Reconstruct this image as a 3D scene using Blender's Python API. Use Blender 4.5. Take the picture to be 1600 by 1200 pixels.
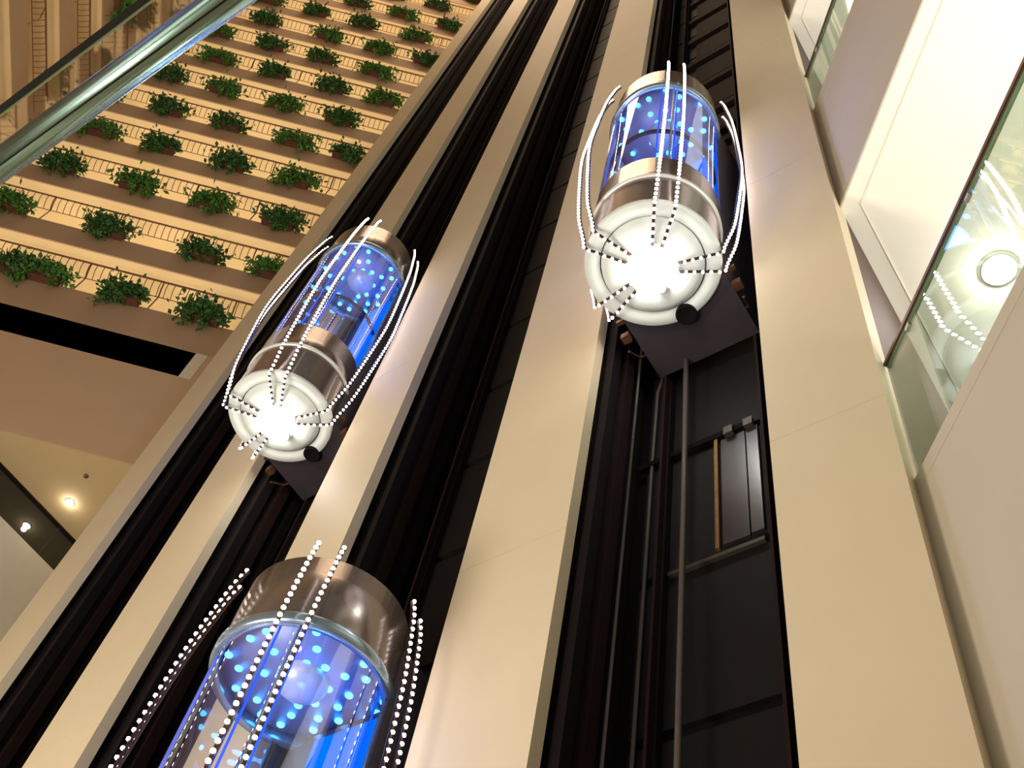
import bpy, bmesh, math, random
from math import sin, cos, pi, radians
from mathutils import Vector, Matrix
for o in list(bpy.data.objects): bpy.data.objects.remove(o)
SC = bpy.context.scene
COL = SC.collection
R2 = 2 ** .5
H = 1.6            # eye height
D = 5.0            # distance to the tower facade
B = 14.8           # distance to the far balcony front
W = .594 * D       # distance to the gallery on the right
NV = Vector((1, 1, 0)) / R2      # into the tower
DV = Vector((-1, 1, 0)) / R2     # along the facade, leftwards

# ------------------------------------------------------------- camera
cam = bpy.data.cameras.new('camera'); camo = bpy.data.objects.new('camera', cam); COL.objects.link(camo)
cam.sensor_width = 36; cam.lens = 1757.5 * 36 / 1600; cam.clip_start = .05; cam.clip_end = 400
th, ph, ro = radians(-1.404), radians(57.933), radians(15.700)
f = Vector((sin(th) * cos(ph), cos(th) * cos(ph), sin(ph)))
r = Vector((cos(th), -sin(th), 0)); u = r.cross(f)
r2 = cos(ro) * r + sin(ro) * u; u2 = -sin(ro) * r + cos(ro) * u
camo.matrix_world = Matrix(((r2.x, u2.x, -f.x, 0), (r2.y, u2.y, -f.y, 0), (r2.z, u2.z, -f.z, H), (0, 0, 0, 1)))
SC.camera = camo
SC.view_settings.view_transform = 'Standard'; SC.view_settings.look = 'None'
SC.view_settings.exposure = 0; SC.view_settings.gamma = 1

# ------------------------------------------------------------- world and added fill lights
wd = bpy.data.worlds.new('world'); SC.world = wd; wd.use_nodes = True
bg = wd.node_tree.nodes['Background']; bg.inputs[0].default_value = (1, .88, .74, 1); bg.inputs[1].default_value = .20

def area(name, loc, target, sx, sy, power, color):
    l = bpy.data.lights.new(name, 'AREA'); l.shape = 'RECTANGLE'; l.size = sx; l.size_y = sy; l.energy = power; l.color = color
    o = bpy.data.objects.new(name, l); COL.objects.link(o); o.location = loc
    d = Vector(target) - Vector(loc); o.rotation_euler = d.to_track_quat('-Z', 'Y').to_euler(); return o
def point(name, loc, power, color, rad=.05):
    l = bpy.data.lights.new(name, 'POINT'); l.energy = power; l.color = color; l.shadow_soft_size = rad
    o = bpy.data.objects.new(name, l); COL.objects.link(o); o.location = loc; return o
area('lobby_fill', (-6.5, -5.0, .4), (-2, 3, 12), 11, 9, 1050, (1, .96, .81))  # lobby areas are unseen fills, added to light piers and fascias
area('lobby_fill', (-10, 1, .4), (3, 1, 12), 9, 9, 800, (1, .96, .86))
area('lobby_fill', (-9, 4, .6), (-8, 15, 20), 5, 4, 1900, (1, .86, .68))
area('atrium_fill', (-9, 6, 66), (-6, 8, 20), 13, 12, 3000, (1, .72, .46))  # unseen fill added high up for the upper piers and fascias

# ------------------------------------------------------------- materials
def lin(c): return tuple(((v / 255) / 12.92 if v <= 10 else (((v / 255) + .055) / 1.055) ** 2.4) for v in c)
def mat(name, rgb, rough=.6, metal=0, noise=0, nscale=6, bump=0, spec=.5, stretch=None):
    m = bpy.data.materials.new(name); m.use_nodes = True; nt = m.node_tree; b = nt.nodes['Principled BSDF']
    c = lin(rgb); b.inputs['Base Color'].default_value = (*c, 1); b.inputs['Roughness'].default_value = rough
    b.inputs['Metallic'].default_value = metal; b.inputs['Specular IOR Level'].default_value = spec
    tc = nt.nodes.new('ShaderNodeTexCoord'); mp = nt.nodes.new('ShaderNodeMapping')
    nt.links.new(tc.outputs['Object'], mp.inputs[0])
    if stretch: mp.inputs['Scale'].default_value = stretch
    n = nt.nodes.new('ShaderNodeTexNoise'); n.inputs['Scale'].default_value = nscale; n.inputs['Detail'].default_value = 4
    nt.links.new(mp.outputs[0], n.inputs['Vector'])
    if noise:
        mx = nt.nodes.new('ShaderNodeMix'); mx.data_type = 'RGBA'
        mx.inputs['A'].default_value = (*[v * (1 - noise) for v in c], 1); mx.inputs['B'].default_value = (*[min(1, v * (1 + noise)) for v in c], 1)
        nt.links.new(n.outputs['Fac'], mx.inputs['Factor']); nt.links.new(mx.outputs['Result'], b.inputs['Base Color'])
    if bump:
        bp = nt.nodes.new('ShaderNodeBump'); bp.inputs['Strength'].default_value = bump; bp.inputs['Distance'].default_value = .02
        nt.links.new(n.outputs['Fac'], bp.inputs['Height']); nt.links.new(bp.outputs[0], b.inputs['Normal'])
    return m
def emis(name, col, s):
    m = bpy.data.materials.new(name); m.use_nodes = True; nt = m.node_tree; nt.nodes.clear()
    e = nt.nodes.new('ShaderNodeEmission'); e.inputs[0].default_value = (*col, 1); e.inputs[1].default_value = s
    o = nt.nodes.new('ShaderNodeOutputMaterial'); nt.links.new(e.outputs[0], o.inputs[0]); return m
def glass(name, tint, gloss=.12, grazing=.6, rough=.02):
    m = bpy.data.materials.new(name); m.use_nodes = True; nt = m.node_tree; nt.nodes.clear()
    t = nt.nodes.new('ShaderNodeBsdfTransparent'); t.inputs[0].default_value = (*tint, 1)
    g = nt.nodes.new('ShaderNodeBsdfGlossy'); g.inputs['Roughness'].default_value = rough; g.inputs[0].default_value = (.9, .93, 1, 1)
    lw = nt.nodes.new('ShaderNodeLayerWeight'); lw.inputs[0].default_value = .35
    mr = nt.nodes.new('ShaderNodeMapRange'); mr.inputs['To Min'].default_value = gloss; mr.inputs['To Max'].default_value = grazing
    nt.links.new(lw.outputs['Facing'], mr.inputs['Value'])
    x = nt.nodes.new('ShaderNodeMixShader'); nt.links.new(mr.outputs[0], x.inputs[0]); nt.links.new(t.outputs[0], x.inputs[1]); nt.links.new(g.outputs[0], x.inputs[2])
    o = nt.nodes.new('ShaderNodeOutputMaterial'); nt.links.new(x.outputs[0], o.inputs[0]); return m

M = dict(
    pier=mat('pier_plaster', (214, 200, 172), .55, noise=.05, nscale=1.2, bump=.06),
    pier_joint=mat('joint_sealant', (196, 182, 152), .7, noise=.04),
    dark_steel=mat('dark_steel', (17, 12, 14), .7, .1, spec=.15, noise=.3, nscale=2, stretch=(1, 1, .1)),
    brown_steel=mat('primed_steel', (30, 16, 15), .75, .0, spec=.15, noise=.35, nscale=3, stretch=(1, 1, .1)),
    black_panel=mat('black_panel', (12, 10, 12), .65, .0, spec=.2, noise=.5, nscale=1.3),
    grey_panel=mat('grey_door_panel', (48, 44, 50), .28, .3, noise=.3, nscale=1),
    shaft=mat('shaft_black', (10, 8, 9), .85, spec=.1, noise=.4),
    cable=mat('travelling_cable', (74, 66, 62), .6, noise=.2, nscale=12),
    brass=mat('worn_brass', (120, 88, 44), .5, .5, noise=.6, nscale=9),
    balcony=mat('balcony_concrete', (176, 146, 116), .8, noise=.1, nscale=1.0, bump=.05),
    soffit=mat('soffit_plaster', (238, 212, 164), .8, noise=.04, nscale=1.5),
    rail=mat('bronze_rail', (128, 86, 60), .5, .2, noise=.15),
    planter=mat('planter_box', (104, 60, 48), .7, noise=.25, nscale=8),
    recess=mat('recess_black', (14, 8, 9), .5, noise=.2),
    wall_beige=mat('beige_wall', (192, 162, 130), .75, noise=.05, nscale=1, bump=.04),
    lower_soffit=mat('lobby_soffit', (196, 172, 128), .75, noise=.04, nscale=2),
    white_wall=mat('pale_wall', (214, 205, 185), .7, noise=.05),
    dark_glass=mat('dark_window_glass', (34, 40, 34), .04, .2, noise=.15, nscale=2, spec=1),
    frame=mat('window_frame', (60, 54, 48), .5, .3, noise=.1),
    fascia=mat('gallery_fascia', (190, 182, 164), .65, noise=.04, nscale=1.2, bump=.03),
    cream=mat('gallery_soffit', (240, 237, 226), .75, noise=.02, nscale=1),
    trim=mat('soffit_trim', (226, 218, 202), .7, noise=.05),
    wood_rail=mat('dark_wood_rail', (78, 42, 30), .4, noise=.3, nscale=14),
    clamp=mat('clamp_steel', (170, 170, 165), .25, .9, noise=.1),
    channel=mat('green_glass_channel', (120, 138, 112), .25, .5, noise=.2),
    side=mat('shaded_side_wall', (74, 50, 40), .6, noise=.15, nscale=2),  # dark brown is the side wall's shade put into the colour
    floor=mat('stone_floor', (160, 140, 115), .35, noise=.15, nscale=2),
    roof=mat('roof_ceiling', (120, 90, 60), .8, noise=.1),
    skirt=mat('bronze_skirt', (134, 124, 120), .22, .7, noise=.08, nscale=3),
    band=mat('white_band', (225, 228, 225), .3, .2, noise=.03),
    ringm=mat('satin_ring', (150, 170, 188), .25, .75, noise=.08, nscale=5),
    disc=mat('underside_paint', (216, 226, 226), .45, noise=.03),
    ribm=mat('rib_bronze', (66, 46, 42), .35, .7, noise=.2),
    ceilp=mat('cab_ceiling', (140, 150, 190), .42, .4, noise=.15, nscale=2),
    domem=mat('dome_shade', (205, 210, 222), .3, .2, noise=.05),
    cabwall=mat('cab_wall', (70, 72, 96), .3, .4, noise=.2),
    cabfloor=mat('cab_floor', (60, 52, 56), .6, noise=.2),
    boxm=mat('car_sling', (58, 52, 60), .5, .3, noise=.3, nscale=2),
    shoe=mat('greasy_guide_shoe', (92, 62, 44), .4, .6, noise=.6, nscale=14),
    chrome=mat('polished_steel', (168, 208, 202), .2, 1, noise=.04, nscale=4, stretch=(.2, .2, 6)),
    seam=mat('rail_seam', (25, 32, 30), .5, noise=.2),
    edge=mat('glass_edge', (26, 44, 42), .35, .0, noise=.3, nscale=3, spec=1),
    edge_l=mat('glass_edge_bevel', (178, 205, 165), .2, .1, noise=.1, spec=1),
)
M['bulb'] = emis('bulb_light', (1, .84, .78), 14)
M['led'] = emis('blue_led', (.05, .42, 1), 9)
M['ledv'] = emis('violet_led', (.7, .25, 1), 7)
M['lamp'] = emis('lamp_face', (1, .97, .93), 30)
M['downlight'] = emis('downlight_face', (1, .93, .95), 22)
M['strip'] = emis('blue_strip_light', (.01, .10, 1), 1.6)
M['bluepanel'] = emis('blue_wall_glow', (.0, .16, 1), 1.5)  # emission stands in for blue light falling on the cab's back wall
M['capglass'] = glass('cab_glass', (.93, .95, 1), .035, .6)
M['railglass'] = glass('railing_glass', (.88, .95, .88), .05, .35)
M['pane'] = glass('balustrade_glass', (.74, .70, .68), .07, .3)

# ------------------------------------------------------------- helpers
def P(s, t, z=0): v = DV * s * D + NV * t * D; return Vector((v.x, v.y, z * D + H))      # facade coordinates, units of D
def link(name, bm, m, parent=None, smooth=False):
    me = bpy.data.meshes.new(name); bmesh.ops.recalc_face_normals(bm, faces=bm.faces[:]); bm.to_mesh(me); bm.free()
    for mm in (m if isinstance(m, (list, tuple)) else [m]): me.materials.append(mm)
    if smooth:
        for p in me.polygons: p.use_smooth = True
    o = bpy.data.objects.new(name, me); COL.objects.link(o)
    if parent: o.parent = parent
    return o
def tag(o, label, cat, group=None, kind=None):
    if label: o['label'] = label
    if cat: o['category'] = cat
    if group: o['group'] = group
    if kind: o['kind'] = kind
    return o
def thing(name, loc, label, cat, group=None, rz=0, kind=None):
    o = bpy.data.objects.new(name, None); COL.objects.link(o); o.location = loc; o.rotation_euler = (0, 0, rz)
    return tag(o, label, cat, group, kind)
def prism(bm, pts, z0, z1, off=Vector((0, 0, 0)), mi=0):
    a = [bm.verts.new(Vector((p[0], p[1], z0)) - off) for p in pts]; b = [bm.verts.new(Vector((p[0], p[1], z1)) - off) for p in pts]
    fs = [bm.faces.new(a[::-1]), bm.faces.new(b)]
    for i in range(len(pts)): j = (i + 1) % len(pts); fs.append(bm.faces.new((a[i], a[j], b[j], b[i])))
    for q in fs: q.material_index = mi
    return fs
def box(bm, c, sx, sy, sz, rz=0):
    pts = []
    for a, b in ((-1, -1), (1, -1), (1, 1), (-1, 1)):
        x, y = a * sx / 2, b * sy / 2; pts.append((c[0] + x * cos(rz) - y * sin(rz), c[1] + x * sin(rz) + y * cos(rz)))
    return prism(bm, pts, c[2] - sz / 2, c[2] + sz / 2)
def tube(bm, pts, rad, n=8, cap=True, closed=False):
    pts = [Vector(p) for p in pts]; rings = []; N = len(pts); prev = None
    for i, p in enumerate(pts):
        if closed: t = pts[(i + 1) % N] - pts[i - 1]
        else: t = pts[min(i + 1, N - 1)] - pts[max(i - 1, 0)]
        t.normalize()
        if prev is None:
            a = Vector((0, 0, 1)) if abs(t.z) < .9 else Vector((1, 0, 0)); x = t.cross(a).normalized()
        else: x = (prev - t * prev.dot(t)).normalized()
        prev = x; y = t.cross(x)
        rr = rad[i] if isinstance(rad, (list, tuple)) else rad
        rings.append([bm.verts.new(p + rr * (cos(2 * pi * k / n) * x + sin(2 * pi * k / n) * y)) for k in range(n)])
    for i in range(N if closed else N - 1):
        A, Bq = rings[i], rings[(i + 1) % N]
        for k in range(n): bm.faces.new((A[k], A[(k + 1) % n], Bq[(k + 1) % n], Bq[k]))
    if cap and not closed: bm.faces.new(rings[0][::-1]); bm.faces.new(rings[-1])
def lathe(bm, prof, n=64, a0=0, a1=2 * pi, off=(0, 0)):
    full = abs(a1 - a0 - 2 * pi) < 1e-6; cnt = n if full else n + 1; rings = []
    for rr, z in prof:
        rings.append([bm.verts.new((off[0] + rr * sin(a0 + (a1 - a0) * k / n), off[1] + rr * cos(a0 + (a1 - a0) * k / n), z)) for k in range(cnt)] if rr > 1e-6 else [bm.verts.new((off[0], off[1], z))])
    for A, Bq in zip(rings, rings[1:]):
        for k in range(n):
            k2 = (k + 1) % cnt
            if len(A) == 1 and len(Bq) == 1: continue
            if len(A) == 1: bm.faces.new((A[0], Bq[k2], Bq[k]))
            elif len(Bq) == 1: bm.faces.new((A[k], A[k2], Bq[0]))
            else: bm.faces.new((A[k], A[k2], Bq[k2], Bq[k]))

# ------------------------------------------------------------- room shell
bm = bmesh.new(); box(bm, (-4, 4, -.1), 44, 44, .2); o = link('floor', bm, M['floor']); tag(o, None, None, kind='structure')
bm = bmesh.new(); box(bm, (-4, 4, 72.2), 44, 44, .4); o = link('ceiling', bm, M['roof']); tag(o, None, None, kind='structure')
bm = bmesh.new(); prism(bm, [(-19.4, B + 2.2), (-5.2, B + 2.2), (-5.2, B + 2.5), (-19.4, B + 2.5)], B * 1.44 + H, 72)
tag(link('wall_back', bm, M['wall_beige']), None, None, kind='structure')
bm = bmesh.new(); prism(bm, [(-19.5, -15), (-19.2, -15), (-19.2, B + 2.2), (-19.5, B + 2.2)], 0, 72)
tag(link('wall_left', bm, M['wall_beige']), None, None, kind='structure')
bm = bmesh.new(); prism(bm, [(9, -15), (9.3, -15), (9.3, 11), (9, 11)], 0, 72)
tag(link('wall_right', bm, M['cream']), None, None, kind='structure')

# ------------------------------------------------------------- elevator tower (one thing, its piers and shafts are parts)
TOP = 13.2
tower = thing('elevator_tower', P(1.5, 1.1, -H / D), 'tall plaster tower of five pale piers and four dark open elevator shafts', 'tower')
T0 = tower.location.copy()
def fpart(name, s0, s1, t0, t1, z0, z1, m, parent=None, label=None):
    bm = bmesh.new(); pts = [P(s0, t0), P(s1, t0), P(s1, t1), P(s0, t1)]
    prism(bm, pts, z0 * D + H, z1 * D + H, T0); o = link(name, bm, m, tower if parent is None else parent)
    if label: o['label'] = label
    return o
ZB = -H / D
piers = [(2.885, 2.70, 2.62), (2.267, 2.04, 1.977), (1.638, 1.447, 1.402), (1.05, .81, .785), (.407, .2044, .2044)]
for i, (sl, sr, dk) in enumerate(piers):
    bm = bmesh.new()
    th_ = .03
    zs = [ZB, 1.615, 2.80, 3.99, 5.18, 6.37, 7.56, 8.75, 9.94, 11.13, TOP]
    for a, b in zip(zs, zs[1:]):      # cast lifts, 6 mm open joint between them
        prism(bm, [P(sl, 1), P(sr, 1), P(sr, 1 + th_), P(sl, 1 + th_)], a * D + H, b * D + H - .006, T0)
    g = [q for q in bm.edges if abs((q.verts[0].co - q.verts[1].co).z) < 1e-4]
    link('pier', bm, M['pier'], tower)
    fpart('pier_backing', sl, sr * 1.022, 1.031, 1.05, ZB, TOP, M['pier_joint'])
    if i < 4:    # shaft wall standing behind each pier: its right-hand face is seen through the opening
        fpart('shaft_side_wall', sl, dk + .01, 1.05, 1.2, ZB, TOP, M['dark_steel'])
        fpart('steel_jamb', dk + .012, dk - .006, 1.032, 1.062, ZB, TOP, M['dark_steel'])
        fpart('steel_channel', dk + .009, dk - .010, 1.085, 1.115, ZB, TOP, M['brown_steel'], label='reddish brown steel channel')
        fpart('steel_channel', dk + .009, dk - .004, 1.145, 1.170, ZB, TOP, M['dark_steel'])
# left return of the tower and its right side
fpart('return_wall', 2.885, 2.90, 1.0, 1.9, ZB, TOP, M['pier'])
fpart('return_wall', .2044, .35, 1.03, 1.075, ZB, TOP, M['pier'])
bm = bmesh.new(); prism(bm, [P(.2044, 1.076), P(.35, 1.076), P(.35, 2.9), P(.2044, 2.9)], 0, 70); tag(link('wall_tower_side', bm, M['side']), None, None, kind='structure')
fpart('shaft_side_wall', .407, .36, 1.05, 1.2, ZB, TOP, M['dark_steel'])
cs = [2.4435, 1.81, 1.226, .596]
for i in range(4):
    sl, sr = piers[i][2], piers[i + 1][0]
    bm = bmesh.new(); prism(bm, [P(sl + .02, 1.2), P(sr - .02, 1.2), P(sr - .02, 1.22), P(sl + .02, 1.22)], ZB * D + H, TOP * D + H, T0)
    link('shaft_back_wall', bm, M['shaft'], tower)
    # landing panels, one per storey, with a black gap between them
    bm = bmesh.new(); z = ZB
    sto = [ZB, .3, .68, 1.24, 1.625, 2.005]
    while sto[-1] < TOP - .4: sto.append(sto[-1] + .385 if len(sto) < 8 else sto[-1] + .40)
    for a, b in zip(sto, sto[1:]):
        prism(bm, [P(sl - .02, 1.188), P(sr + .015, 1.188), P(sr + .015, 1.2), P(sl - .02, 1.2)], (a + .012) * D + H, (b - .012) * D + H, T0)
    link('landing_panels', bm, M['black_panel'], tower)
    c = cs[i]
    for ds in (-.115, .115):
        o = fpart('guide_rail', c + ds + .008, c + ds - .008, 1.168, 1.188, ZB, TOP, M['dark_steel'])
        fpart('guide_rail_web', c + ds + .003, c + ds - .003, 1.15, 1.168, ZB, TOP, M['brown_steel'])
    if i == 3:
        fpart('grey_door_panel', .53, .505, 1.18, 1.188, 1.645, 1.99, M['grey_panel'], label='pale grey landing door panel')
        fpart('grey_door_panel', .588, .534, 1.182, 1.188, 1.645, 1.99, M['grey_panel'], label='dark grey landing door panel')
        fpart('brass_strip', .602, .594, 1.178, 1.186, 1.636, 2.016, M['brass'], label='worn brass strip')
        fpart('door_track', .78, .515, 1.175, 1.187, 1.995, 2.012, M['shaft'])
        fpart('door_sill', .70, .505, 1.178, 1.187, 1.612, 1.622, M['frame'])
        for s_, w_ in ((.50, .012), (.545, .01)):
            fpart('door_hanger', s_ + .03, s_ + .01, 1.168, 1.18, 1.985, 2.01, M['frame'])
        bm = bmesh.new(); tube(bm, [P(.752, 1.18, ZB) - T0, P(.75, 1.18, 2.0) - T0, P(.748, 1.18, 2.30) - T0, P(.72, 1.16, 2.33) - T0], .022, 8); link('conduit', bm, M['cable'], tower, True)
        bm = bmesh.new(); tube(bm, [P(.772, 1.13, ZB) - T0, P(.772, 1.13, TOP) - T0], .018, 8); link('conduit', bm, M['cable'], tower, True)
        fpart('upper_beams', .76, .45, 1.16, 1.187, 3.9, 3.93, M['shaft'])
# storey beams high in the right-hand shaft
bm = bmesh.new(); z = 3.4
while z < TOP - .5:
    prism(bm, [P(.70, 1.17), P(.42, 1.17), P(.42, 1.188), P(.70, 1.188)], z * D + H, (z + .05) * D + H, T0)
    prism(bm, [P(.66, 1.178), P(.44, 1.178), P(.44, 1.188), P(.66, 1.188)], (z + .09) * D + H, (z + .34) * D + H, T0); z += .40
link('landing_doors', bm, M['brown_steel'], tower)

# ------------------------------------------------------------- glass elevators
RZ = [-.03, .1, .25, .45, .65, .85, 1.0, 1.1]; RR = [.1542, .18, .195, .2076, .202, .1911, .1737, .1538]
def prof(z):
    # smooth (Catmull-Rom) profile of the light ribs
    for i in range(len(RZ) - 1):
        if RZ[i] <= z <= RZ[i + 1] + 1e-9:
            p0 = RR[max(i - 1, 0)]; p1 = RR[i]; p2 = RR[i + 1]; p3 = RR[min(i + 2, len(RR) - 1)]; t = (z - RZ[i]) / (RZ[i + 1] - RZ[i])
            return .5 * (2 * p1 + (p2 - p0) * t + (2 * p0 - 5 * p1 + 4 * p2 - p3) * t * t + (3 * p1 - p0 - 3 * p2 + p3) * t ** 3)
    return RR[-1]
CR = .153 * D
BULB = None
rnd = random.Random(4)
led_spots = []
while len(led_spots) < 34:
    a, q = rnd.uniform(0, 2 * pi), CR * .93 * math.sqrt(rnd.random())
    x, y = q * sin(a), q * cos(a)
    if q > .2 and all((x - X) ** 2 + (y - Y) ** 2 > .15 ** 2 for X, Y in led_spots): led_spots.append((x, y))
def rib_path(A, off):
    a = radians(A); rad = Vector((sin(a), cos(a), 0)); tan = Vector((cos(a), -sin(a), 0)); pts = []
    q = .055
    while q < .150:
        k = (q - .055) / .1; pts.append(rad * q * D + tan * off * (.45 + .55 * k) * D + Vector((0, 0, -.034 * D))); q += .018
    z = -.03
    while z <= 1.045: pts.append(rad * prof(z) * D + tan * off * D + Vector((0, 0, z * D))); z += .0176
    return pts
def elevator(s, zc, label, front):
    base = P(s, .885, zc)
    E = thing('glass_elevator', base, label, 'elevator', 'glass capsule elevators on the tower')
    def part(name, bm, m, par=E, smooth=True, label=None):
        o = link(name, bm, m, par, smooth)
        if label: o['label'] = label
        return o
    bm = bmesh.new(); lathe(bm, [(.118 * D, -.004 * D), (CR * .97, -.012 * D), (CR, -.004 * D), (CR, .004 * D), (.118 * D, .006 * D), (.118 * D, -.004 * D)])
    part('underside_ring', bm, M['disc'])
    bm = bmesh.new(); lathe(bm, [(.116 * D, .004 * D), (.114 * D, -.010 * D), (.10 * D, -.018 * D), (.07 * D, -.024 * D), (0, -.027 * D)])
    part('underside_bowl', bm, M['disc'])
    nb = NV * .142 * D - DV * .008 * D
    bm = bmesh.new(); lathe(bm, [(0, -.074), (.105, -.074), (.118, -.080), (.125, -.070), (.125, .02)], 24, off=(nb.x * 1.0, nb.y * 1.0)); part('access_port', bm, M['shaft'], label='round black access port')
    bm = bmesh.new(); lathe(bm, [(CR * .985, .004 * D), (CR * .985, .145 * D)]); part('lower_skirt', bm, M['skirt'])
    bm = bmesh.new(); lathe(bm, [(CR * .985, .145 * D), (CR * 1.02, .146 * D), (CR * 1.02, .156 * D), (CR * .985, .157 * D)]); part('skirt_band', bm, M['band'])
    bm = bmesh.new(); lathe(bm, [(CR * .985, .157 * D), (CR * .985, .275 * D), (CR * .90, .276 * D)]); part('lower_skirt', bm, M['skirt'])
    bm = bmesh.new(); lathe(bm, [(0, .25 * D), (CR * .97, .25 * D)]); part('cab_floor', bm, M['cabfloor'])
    # glass wall over the front 250 degrees (the facade side is closed)
    a0 = radians(225 - 122); a1 = radians(225 + 122)
    bm = bmesh.new(); lathe(bm, [(CR * .975, .276 * D), (CR * .975, .868 * D)], 60, a0, a1); g = part('glass_wall', bm, M['capglass'])
    for A in (225 - 122, 225 - 40, 225 + 40, 225 + 122):
        bm = bmesh.new(); a = radians(A); x, y = CR * .972 * sin(a), CR * .972 * cos(a)
        tube(bm, [(x, y, .276 * D), (x, y, .87 * D)], .014, 6); part('glass_joint', bm, M['ringm'], g)
    for A in (185.6 - 4.5, 185.6 + 12, 257.6, 113.6):
        bm = bmesh.new(); a = radians(A); x, y = CR * .955 * sin(a), CR * .955 * cos(a)
        tube(bm, [(x, y, .29 * D), (x, y, .86 * D)], .011, 6); part('blue_light_strip', bm, M['strip'], g)
    bm = bmesh.new(); pts = [(CR * .90 * sin(a0 + (a1 - a0) * k / 40), CR * .90 * cos(a0 + (a1 - a0) * k / 40), .508 * D) for k in range(41)]
    tube(bm, pts, .03, 8); part('handrail', bm, M['boxm'])
    bm = bmesh.new(); lathe(bm, [(CR * .92, .866 * D), (CR * 1.0, .862 * D), (CR * 1.035, .868 * D), (CR * 1.035, .882 * D), (CR * 1.0, .89 * D), (CR * .92, .89 * D), (CR * .92, .866 * D)]); part('ceiling_ring', bm, M['ringm'])
    bm = bmesh.new(); lathe(bm, [(0, .886 * D), (CR * .92, .886 * D), (CR * .92, .892 * D), (0, .892 * D)]); cp = part('ceiling_panel', bm, M['ceilp'])
    bm = bmesh.new(); prf = [(0, .852 * D)] + [(.235 * sin(k * pi / 16), .886 * D - .17 * cos(k * pi / 16)) for k in range(1, 9)]; lathe(bm, prf, 32); part('dome_light', bm, M['domem'], cp)
    lm = None
    for k, (x, y) in enumerate(led_spots):
        if lm is None or k in (5,):
            b2 = bmesh.new(); lathe(b2, [(.036, .008), (.034, -.002), (0, -.005)], 16); lo = link('blue_light' if k != 5 else 'violet_light', b2, M['led'] if k != 5 else M['ledv'], cp, True)
            if lm is None: lm = lo.data
        else:
            lo = bpy.data.objects.new('blue_light', lm); COL.objects.link(lo); lo.parent = cp
        lo.location = (x, y, .884 * D)
    bm = bmesh.new(); lathe(bm, [(CR * .985, .89 * D), (CR * .985, .985 * D), (CR * .975, .987 * D), (CR * .975, 1.03 * D), (0, 1.035 * D)]); part('upper_drum', bm, M['skirt'])
    # rear of the cab, running back into the shaft
    bm = bmesh.new()
    t0, t1 = -.02, .265
    def q(s_, t_): v = DV * s_ * D + NV * t_ * D; return (v.x, v.y)
    prism(bm, [q(.128, .03), q(-.128, .03), q(-.128, t1), q(.128, t1)], -.002 * D, .27 * D); part('car_sling', bm, M['boxm'], smooth=False)
    for sg in (-1, 1):
        bm = bmesh.new(); prism(bm, [q(sg * .128, .085), q(sg * .120, .085), q(sg * .120, t1), q(sg * .128, t1)], .27 * D, .98 * D); part('cab_side_wall', bm, M['boxm'], smooth=False)
        bm = bmesh.new(); box(bm, (*q(sg * .142, .13), -.01 * D), .10, .10, .10, pi / 4); box(bm, (*q(sg * .137, .10), .018 * D), .05, .14, .05, pi / 4)
        tube(bm, [(*q(sg * .145, .15), -.04 * D), (*q(sg * .14, .19), -.01 * D), (*q(sg * .125, .2), .01 * D)], .015, 6); part('guide_shoe', bm, M['shoe'], smooth=False)
    bm = bmesh.new(); prism(bm, [q(.112, .112), q(-.112, .112), q(-.112, .12), q(.112, .12)], .27 * D, .88 * D); wl = part('cab_back_wall', bm, M['cabwall'], smooth=False)
    bm = bmesh.new(); prism(bm, [q(.05, .108), q(-.105, .108), q(-.105, .1115), q(.05, .1115)], .29 * D, .862 * D); part('wall_glow', bm, M['bluepanel'], wl, False, 'blue glow on the cab back wall')  # glowing sheet added for the blue light on the wall behind
    # under-car lamps at the inner ends of the ribs
    for j in range(5):
        A = radians(185.6 + 72 * j)
        x, y = .047 * D * sin(A), .047 * D * cos(A)
        bm = bmesh.new(); lathe(bm, [(.055, -.026 * D), (.06, -.036 * D), (.045, -.040 * D)], 16, off=(x, y)); k = part('lamp_holder', bm, M['band'])
        bm = bmesh.new(); lathe(bm, [(.044, -.039 * D), (.03, -.044 * D), (0, -.046 * D)], 16, off=(x, y)); part('lamp_lens', bm, M['lamp'], k)
    # ribs with bulbs
    paths = []; n = 0
    order = [185.6, 257.6, 113.6, 329.6, 41.6]
    rest = bmesh.new(); global BULB
    for A in order:
        for off in (.0227, -.0227):
            if A in (41.6,) : continue
            pts = rib_path(A, off); bm = bmesh.new(); tube(bm, pts, .017, 6)
            a = radians(A); rb = part('light_rib', bm, M['ribm'])
            for k, p in enumerate(pts):
                if k < 6: out = Vector((0, 0, -1))
                else: out = Vector((sin(a), cos(a), 0))
                c = p + out * .018
                if n < 100 and (A == 185.6 or k % 2 == 0) and k > -1 and not (A != 185.6 and n >= 100):
                    if BULB is None:
                        b2 = bmesh.new(); bmesh.ops.create_icosphere(b2, subdivisions=2, radius=.0200); o = link('bulb', b2, M['bulb'], rb, True); BULB = o.data
                    else:
                        o = bpy.data.objects.new('bulb', BULB); COL.objects.link(o); o.parent = rb
                    o.location = c; n += 1
                else:
                    bmesh.ops.create_icosphere(rest, subdivisions=1, radius=.0200, matrix=Matrix.Translation(c))
    o = part('bulb', rest, M['bulb'], label='remaining small bulbs along the light ribs'); o['kind'] = 'stuff'
    point('elevator_lamp', base + Vector((0, 0, -.30)), 32, (1, .95, .88), .10)
    point('elevator_ceiling_light', base + Vector((0, 0, .60 * D)), 44, (.06, .18, 1), .25)
    point('elevator_ceiling_light', base + Vector((0, 0, .42 * D)), 30, (.04, .25, 1), .15)
    return E
elevator(.596, 2.308, 'rightmost and highest glass capsule elevator, seen from below with its white round underside', True)
elevator(1.81, 2.565, 'leftmost glass capsule elevator, near the plant balconies, with a white glowing underside', True)
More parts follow.
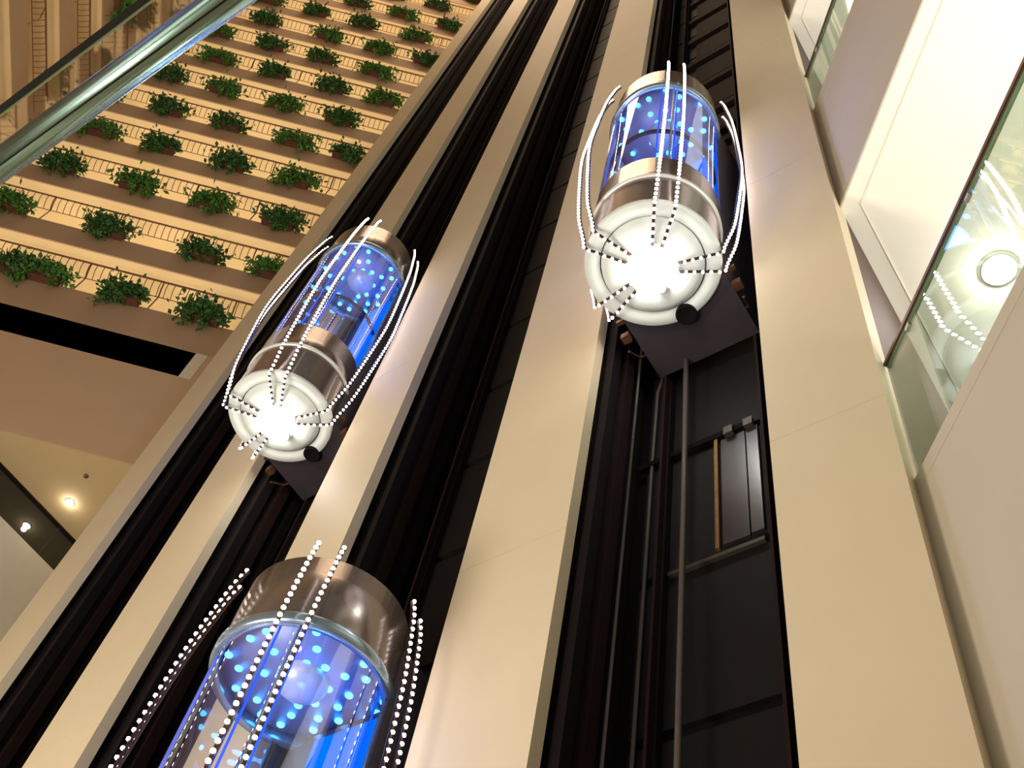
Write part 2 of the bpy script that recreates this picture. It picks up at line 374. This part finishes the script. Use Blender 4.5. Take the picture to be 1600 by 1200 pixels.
elevator(1.226, 1.2926 - .875, 'lowest glass capsule elevator, blue ceiling lights seen through its glass, bottom cut off', True)
# travelling cable under the right-hand car
bm = bmesh.new(); tube(bm, [P(.648, 1.135, 2.306), P(.648, 1.14, 1.8), P(.648, 1.14, ZB + .002)], .03, 8)
tag(link('travelling_cable', bm, M['cable'], None, True), 'grey travelling cable hanging below the rightmost elevator into the dark shaft', 'cable')

# ------------------------------------------------------------- far balconies with curved balusters
X0 = -17.0; XE = -5.75
def lv(k): return (1.451, 1.541) if k == 1 else (1.676 + .199 * (k - 2), 1.738 + .199 * (k - 2))
ORD = ['lowest', 'second', 'third', 'fourth', 'fifth', 'sixth', 'seventh', 'eighth', 'ninth', 'tenth', 'eleventh', 'twelfth', 'thirteenth', 'fourteenth']
SP = .185
def baluster_bm(h):
    bm = bmesh.new(); pts = [(0, -.25 * (k / 6) - .07 * sin(pi * k / 6), h * k / 6) for k in range(7)]
    tube(bm, pts, .011, 4, cap=False); return bm
def balcony(k):
    zb, zt = lv(k); zb = zb * B + H; zt = zt * B + H; rt = zt + .092 * B - .06; rbm = zt + .04 * B + .35
    name = 'balcony'
    lab = ('lowest' if k == 1 else ORD[k - 1] + ' lowest') + ' plant-lined balcony with curved thin balusters across the atrium, left of the tower'
    E = thing('balcony', (-10, B, zb), lab, 'balcony', 'balconies across the atrium')
    off = Vector(E.location)
    bm = bmesh.new()
    prism(bm, [(X0, B), (XE, B), (XE, B + .04), (X0 - .04, B + .04), (X0 - .04, -12), (X0, -12)], zb, zt, off); link('fascia', bm, M['balcony'], E)
    bm = bmesh.new(); prism(bm, [(X0 - .04, B + .04), (XE, B + .04), (XE, B + 2.2), (-19.2, B + 2.2), (-19.2, -12), (X0 - .04, -12)], zb, zb + .25, off)
    link('soffit', bm, M['soffit'], E)
    rl = bpy.data.objects.new('railing', None); COL.objects.link(rl); rl.parent = E
    y = B - .04; yb = B + .21
    bm = bmesh.new(); tube(bm, [(XE, y, rt) - off if 0 else Vector((XE, y, rt)) - off, Vector((X0 - .1, y, rt)) - off, Vector((X0 - .1, -12, rt)) - off], .035, 6); link('top_rail', bm, M['rail'], rl)
    bm = bmesh.new(); tube(bm, [Vector((XE, yb, rbm)) - off, Vector((X0 - .35, yb, rbm)) - off, Vector((X0 - .35, -12, rbm)) - off], .016, 6); link('bottom_rail', bm, M['rail'], rl)
    pm = None
    x = -7.1 - (k % 3) * .5
    xs = []
    while x > X0: xs.append((x, y)); x -= 1.9
    yy = B - 1.2
    while yy > 0: xs.append((X0 - .1, yy)); yy -= 1.9
    for (px, py) in xs:
        if pm is None:
            b2 = bmesh.new(); tube(b2, [(0, .23, -.02), (0, .25, rbm - zt), (0, .09, (rbm + rt) / 2 - zt), (0, .0, rt - zt)], .02, 4); o = link('post', b2, M['rail'], rl); pm = o.data
        else: o = bpy.data.objects.new('post', pm); COL.objects.link(o); o.parent = rl
        o.location = Vector((px, py, zt)) - off
    h = rt - rbm
    pos = []; x = XE - .3
    while x > X0: pos.append((x, yb, 0)); x -= SP
    nfront = len(pos); yy = B - .15
    while yy > 1.0: pos.append((X0 - .35, yy, 1)); yy -= SP
    bmr = bmesh.new(); base = baluster_bm(h); bmesh_data = bpy.data.meshes.new('baluster'); base.to_mesh(bmesh_data); base.free(); bmesh_data.materials.append(M['rail'])
    cnt = 0
    for (px, py, side) in pos:
        if k <= 6 and not side and cnt < 100:
            o = bpy.data.objects.new('baluster', bmesh_data); COL.objects.link(o); o.parent = rl; o.location = Vector((px, py, rbm)) - off; cnt += 1
        else:
            b2 = baluster_bm(h); rm = Matrix.Translation(Vector((px, py, rbm)) - off) @ Matrix.Rotation(pi / 2 if side else 0, 4, 'Z'); b2.transform(rm)
            tmp = bpy.data.meshes.new('t'); b2.to_mesh(tmp); b2.free(); bmr.from_mesh(tmp); bpy.data.meshes.remove(tmp)
    o = link('baluster', bmr, M['rail'], rl); o['kind'] = 'stuff'
    if k <= 13:
        area('corridor_fill', (-11.5, B + 1.3, zb + .75), (-11.5, B + 1.2, zb + 5), 11, .5, 112, (1, .87, .62))  # unseen upward fills added behind the fascia to brighten the soffits
        area('corridor_fill', (-18.2, 6, zb + .75), (-18.1, 6, zb + 5), .5, 15, 110, (1, .76, .46))
for k in range(1, 14): balcony(k)

# planters with trailing plants
def foliage(seed, wid=1.05):
    rn = random.Random(seed); bm = bmesh.new()
    def leaf(p, s):
        ax = Vector((rn.gauss(0, 1), rn.gauss(0, 1), rn.gauss(0, .6))).normalized(); up = ax.cross(Vector((rn.gauss(0, 1), rn.gauss(0, 1), rn.gauss(0, 1)))).normalized()
        a = p; b = p + ax * s * .5 + up * s * .28; c = p + ax * s; d_ = p + ax * s * .5 - up * s * .28; m_ = p + ax * s * .55 + ax.cross(up) * s * .12
        va, vb, vc, vd, vm = [bm.verts.new(q_) for q_ in (a, b, c, d_, m_)]
        for t_ in ((va, vb, vm), (vb, vc, vm), (vc, vd, vm), (vd, va, vm)): bm.faces.new(t_)
    nc = rn.randint(6, 9)
    for i in range(nc):
        cx = rn.uniform(-wid / 2, wid / 2); cz = rn.uniform(-.02, .38); rr = rn.uniform(.14, .26)
        for j in range(90):
            v = Vector((rn.gauss(0, rr), rn.gauss(-.05, rr * .7), rn.gauss(0, rr * .75))); leaf(Vector((cx, -.12, cz)) + v, rn.uniform(.13, .24))
    for i in range(rn.randint(2, 4)):
        x = rn.uniform(-wid / 2, wid / 2); L = rn.uniform(.25, .8); dx = rn.uniform(-.5, .1)
        for j in range(int(L * 80)):
            t = rn.random(); leaf(Vector((x + dx * t + rn.gauss(0, .05), -.22 + rn.gauss(0, .05), .05 - L * t)), rn.uniform(.11, .19))
    for i in range(3):   # upright sprays
        x = rn.uniform(-wid / 2, wid / 2)
        for j in range(18): t = rn.random(); leaf(Vector((x + .25 * t, -.05, .3 + .35 * t)) + Vector((rn.gauss(0, .03), rn.gauss(0, .03), 0)), .1)
    return bm
LEAF = mat('leaf_green', (72, 120, 42), .55, noise=.45, nscale=9)
LEAF2 = mat('leaf_deep_green', (54, 98, 38), .55, noise=.45, nscale=9)
fol = []
for i in range(7):
    b2 = foliage(20 + i, .8 + .12 * (i % 4)); me = bpy.data.meshes.new('foliage'); b2.to_mesh(me); b2.free(); me.materials.append(LEAF if i % 2 else LEAF2); fol.append(me)
bxm = None
ROWS = {1: [-.865, -.814, -.679, -.544], 2: [-.976, -.796, -.622, -.492], 3: [-.983, -.831, -.686, -.545], 4: [-.999, -.866, -.715, -.575],
        5: [-1.08, -.932, -.795, -.643, -.519], 6: [-1.016, -.88, -.736, -.594], 7: [-1.10, -.965, -.819, -.668, -.536], 8: [-1.04, -.893, -.754, -.606],
        9: [-.978, -.793, -.651, -.509], 10: [-1.036, -.888, -.743, -.582], 11: [-.96, -.816, -.671, -.522], 12: [-.90, -.75, -.596], 13: [-.83, -.66, -.504]}
def planter(loc, rz, v, sc, label, grp):
    global bxm
    E = thing('hanging_planter', loc, label, 'planter', grp, rz)
    if bxm is None:
        bm = bmesh.new(); prism(bm, [(-.45, -.2), (.45, -.2), (.45, 0), (-.45, 0)], 0, .17); prism(bm, [(-.47, -.22), (.47, -.22), (.47, .0), (-.47, .0)], .15, .18)
        o = link('planter_box', bm, M['planter'], E); bxm = o.data
    else: o = bpy.data.objects.new('planter_box', bxm); COL.objects.link(o); o.parent = E
    g = bpy.data.objects.new('foliage', fol[v % 7]); COL.objects.link(g); g.parent = E; g.location = (0, 0, .15); g.scale = (sc if v % 2 else -sc, sc, sc)
NTH = ['nearest to the tower', 'second from the tower', 'third from the tower', 'fourth from the tower', 'fifth from the tower']
vv = 0
for k, xs in ROWS.items():
    zt = lv(k)[1] * B + H
    for j, x in enumerate(sorted(xs, reverse=True)):
        vv += 3
        if k == 1 and j > 1:
            nm = 'left end of the long double clump' if j == 3 else 'right half of the long double clump'
            lab = 'green trailing plant on the lowest balcony, ' + nm
        else:
            lab = 'green trailing plant on the %s balcony%s, %s' % (ORD[k - 1], '' if k == 1 else ' from the bottom', NTH[j])
        planter((x * B, B - .005, zt - .10), 0, vv + k, .9 + .12 * ((vv * 7) % 3), lab, 'planters along the balconies across the atrium')
wl = 0
for k in range(6, 12):
    zt = lv(k)[1] * B + H
    for j, y in enumerate((12.4, 9.6)):
        vv += 1; yy = y - (k % 2) * .7
        planter((X0 + .005, yy, zt - .10), pi / 2, vv, 1.15, 'dark leafy plant on the left side, %s balcony up, %s' % (ORD[k - 1], 'next to the corner' if j == 0 else 'second from the corner'), 'planters on the left side balconies')

# ------------------------------------------------------------- lower left: fascia, dark recess, lobby soffit and window wall
zs0, zr0, zr1 = 1.158 * B + H, 1.379 * B + H, 1.451 * B + H
bm = bmesh.new(); prism(bm, [(-19.2, B), (-7.25, B), (-7.25, B + .04), (-19.2, B + .04)], zs0, zr0)
tag(link('trim_1', bm, M['wall_beige']), None, None, kind='structure')
bm = bmesh.new(); prism(bm, [(-7.4, B + .0), (-5.75, B + .0), (-5.75, B + .3), (-7.4, B + .3)], zr0, zr1); prism(bm, [(-7.25, B), (-5.75, B), (-5.75, B + .04), (-7.25, B + .04)], zs0, zr0)
tag(link('trim_2', bm, M['wall_beige']), None, None, kind='structure')
bm = bmesh.new(); prism(bm, [(-7.62, B - .01), (-7.34, B - .01), (-7.34, B + .3), (-7.46, B + .3)], zr0, zr1 - .01); tag(link('trim_3', bm, M['white_wall']), None, None, kind='structure')
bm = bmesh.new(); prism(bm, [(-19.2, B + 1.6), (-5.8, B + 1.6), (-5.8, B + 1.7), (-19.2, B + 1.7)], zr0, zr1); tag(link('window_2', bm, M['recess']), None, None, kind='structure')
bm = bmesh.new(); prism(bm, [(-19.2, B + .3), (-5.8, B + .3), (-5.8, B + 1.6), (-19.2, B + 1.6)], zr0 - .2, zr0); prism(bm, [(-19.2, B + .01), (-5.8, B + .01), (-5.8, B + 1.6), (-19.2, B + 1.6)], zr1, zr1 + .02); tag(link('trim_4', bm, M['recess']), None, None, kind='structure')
# lobby soffit behind the fascia, cut on the 45 degree window wall (x - y = -18.18 * sqrt2)
cw = -18.183 * R2
pA = (B + cw, B)   # where the wall line meets y=B
pC = (-5.6, -5.6 - cw)
bm = bmesh.new(); prism(bm, [(B + .041 + cw - .05, B + .041), (-5.2, B + .041), (-5.2, -5.2 - cw), ], zs0 - .0, zs0 + .2); tag(link('ceiling', bm, M['lower_soffit']), None, None, kind='structure')
def wallseg(z0, z1, dpt, m, name, kind='structure', x0=-13.2, x1=-5.4):
    bm = bmesh.new(); n2 = Vector((-1, 1, 0)) / R2 * dpt
    a = Vector((x0, x0 - cw, 0)); b = Vector((x1, x1 - cw, 0)); prism(bm, [a, b, b + n2, a + n2], z0, z1); o = link(name, bm, m); tag(o, None, None, kind=kind); return o
zwb = 16.22 + H
w = wallseg(zwb, zs0, .05, M['dark_glass'], 'window_1')
for xm in (-12.3, -11.1, -9.9, -8.75, -7.6):
    bm = bmesh.new(); c = Vector((xm, xm - cw, 0)); t_ = Vector((1, 1, 0)) / R2; m_ = Vector((1, -1, 0)) / R2
    prism(bm, [c - t_ * .01 + m_ * .01, c + t_ * .01 + m_ * .01, c + t_ * .01 - m_ * .0, c - t_ * .01 - m_ * .0], zwb, zs0); link('window_frame', bm, M['frame'], w)
bm = bmesh.new(); c0 = Vector((-13.2, -13.2 - cw, 0)); c1 = Vector((-5.4, -5.4 - cw, 0)); m_ = Vector((1, -1, 0)) / R2
prism(bm, [c0, c1, c1 + m_ * .05, c0 + m_ * .05], zs0 - .05, zs0 + .0); link('window_frame', bm, M['brown_steel'], w)
wallseg(0, zwb, .4, M['white_wall'], 'wall_lobby')
# downlight and sprinkler in that soffit
def downlight(loc, rad, label, power):
    E = thing('downlight', loc, label, 'ceiling light')
    bm = bmesh.new(); lathe(bm, [(rad * 1.25, .0), (rad * 1.25, -.012), (rad, -.015), (rad, .0)], 24); link('trim_ring', bm, M['band'], E, True)
    bm = bmesh.new(); lathe(bm, [(rad, -.010), (0, -.012)], 24); link('lamp_face', bm, M['downlight'], E, True)
    l = point('downlight_lamp', Vector(loc) + Vector((0, 0, -.12)), power, (1, .93, .85), .06)
downlight((-8.538, 16.232, zs0), .085, 'small bright round downlight in the lobby soffit at lower left', 6)
bm = bmesh.new(); lathe(bm, [(.05, 0), (.05, -.012), (.015, -.015), (.015, -.06), (.035, -.065), (0, -.07)], 12)
o = link('sprinkler_head', bm, M['rail'], None, True); o.location = (-8.185, 15.405, zs0); tag(o, 'tiny dark sprinkler head in the soffit beside the downlight', 'sprinkler')

# ------------------------------------------------------------- galleries on the right
def face_y(x): return x + .2891 * D       # where the tower's side wall stands
def gallery(i, zb, zt, name_txt):
    xm = 9.0
    E = thing('gallery', (W, 2, zb * W + H), name_txt, 'gallery', 'galleries with glass railings on the right')
    off = Vector(E.location); z0, z1 = zb * W + H, zt * W + H
    bm = bmesh.new(); prism(bm, [(W, -12), (W + .02, -12), (W + .02, face_y(W + .02)), (W, face_y(W))], z0, z1, off); link('fascia', bm, M['fascia'], E)
    bm = bmesh.new(); zl = z1 - .06 * W; prism(bm, [(W - .006, -12), (W, -12), (W, face_y(W)), (W - .006, face_y(W - .006))], zl, zl + .012, off); link('fascia_bead', bm, M['fascia'], E)
    bm = bmesh.new(); prism(bm, [(W + .02, -12), (xm, -12), (xm, face_y(xm)), (W + .02, face_y(W + .02))], z0, z0 + .3, off); link('soffit', bm, M['cream'], E)
    bm = bmesh.new(); prism(bm, [(W + .02, -12), (xm, -12), (xm, face_y(xm)), (W + .02, face_y(W + .02))], z1 - .1, z1 - .02, off); link('gallery_floor', bm, M['cream'], E)
    # flat border strip and the raised field: the step between them draws the line
    b = .066 * W
    bm = bmesh.new()
    y0 = face_y(W + b) - b * R2 - .02
    prism(bm, [(W + b, -12), (W + b + .012, -12), (W + b + .012, y0 + .0), (W + b, y0)], z0 - .012, z0 + .001, off)
    prism(bm, [(W + b, y0), (W + b + .012, y0), (xm, y0 + xm - W - b - .012), (xm, y0 + xm - W - b)], z0 - .012, z0 + .001, off)
    link('soffit_trim', bm, M['trim'], E)
    # glass balustrade with a dark top rail
    zr = z1 + .571 * W
    bm = bmesh.new(); prism(bm, [(W + .03, -12), (W + .045, -12), (W + .045, face_y(W) - .01), (W + .03, face_y(W) - .01)], z1, zr, off); g = link('glass_panel', bm, M['railglass'], E)
    bm = bmesh.new(); prism(bm, [(W + .005, -12), (W + .07, -12), (W + .07, face_y(W)), (W + .005, face_y(W) + .0)], zr, zr + .05, off); link('top_rail', bm, M['wood_rail'], E)
    bm = bmesh.new(); prism(bm, [(W + .022, -12), (W + .055, -12), (W + .055, face_y(W) - .01), (W + .022, face_y(W) - .01)], zr - .035, zr, off); link('glass_channel', bm, M['channel'], E)
    for yy in (3.95, 2.75, 1.55, .3):
        bm = bmesh.new(); box(bm, Vector((W + .02, yy, zr - .10)) - off, .03, .07, .05); link('glass_clamp', bm, M['clamp'], g)
    area('gallery_fill', (W + 2.4, -1.2, z1 + .5), (W + 2.4, -1.2, z1 + 6), 2.4, 8, 430, (1, .97, .91))  # unseen upward fill added to brighten the cream soffit above
    return E
gallery(0, 1.19, 2.413, 'lowest right-hand gallery, wide grey fascia and glass railing, at the right edge')
gallery(1, 4.225, 5.45, 'middle right-hand gallery with bright cream soffit and grey fascia')
gallery(2, 7.27, 8.49, 'highest right-hand gallery in view, cream soffit corner at the top edge')
downlight((1.67 * W, 1.572 * W, 4.225 * W + H - .014), .17, 'large glaring round downlight seen through the right-hand glass railing', 40)

# ------------------------------------------------------------- glass balustrade overhead at upper left
zt_ = 1.5
RB = thing('glass_balustrade', (DV * .6 + NV * -.05) + Vector((0, 0, H + zt_)), 'glass pane with polished steel handrail crossing the top left corner', 'balustrade')
off = Vector(RB.location)
cen = NV * (-.0305 * zt_) + Vector((0, 0, H + zt_))
bm = bmesh.new(); tube(bm, [cen + DV * -1.4 - off, cen + DV * 2.0 - off], .0235, 32); link('handrail', bm, M['chrome'], RB, True)
bm = bmesh.new(); dirc = (Vector((0, 0, -1)) + NV * .03).normalized(); e_ = cen + dirc * .0232
tube(bm, [e_ + DV * -1.4 - off, e_ + DV * 2.0 - off], .0016, 6); link('seam', bm, M['seam'], RB)
n0, n1 = -.0986, -.107
def q3(s_, n_, z_): v = DV * s_ + NV * n_; return Vector((v.x, v.y, 0))
bm = bmesh.new(); prism(bm, [q3(-1.4, n0, 0), q3(2.0, n0, 0), q3(2.0, n1, 0), q3(-1.4, n1, 0)], H + 1.46, H + 2.4, off); gp = link('glass_pane', bm, M['pane'], RB)
bm = bmesh.new(); prism(bm, [q3(-1.4, n0 + .0005, 0), q3(2.0, n0 + .0005, 0), q3(2.0, n1 - .0005, 0), q3(-1.4, n1 - .0005, 0)], H + 1.452, H + 1.462, off); link('glass_edge', bm, M['edge'], gp)
bm = bmesh.new(); prism(bm, [q3(-1.4, n0 + .003, 0), q3(2.0, n0 + .003, 0), q3(2.0, n0 + .0006, 0), q3(-1.4, n0 + .0006, 0)], H + 1.452, H + 1.463, off); link('glass_edge', bm, M['edge_l'], gp)
for s_ in (-1.3, 1.9):
    bm = bmesh.new(); v = q3(s_, -.085, 0); tube(bm, [Vector((v.x, v.y, 0)) - off, Vector((v.x, v.y, H + 2.4)) - off], .02, 12); link('post', bm, M['chrome'], RB, True)
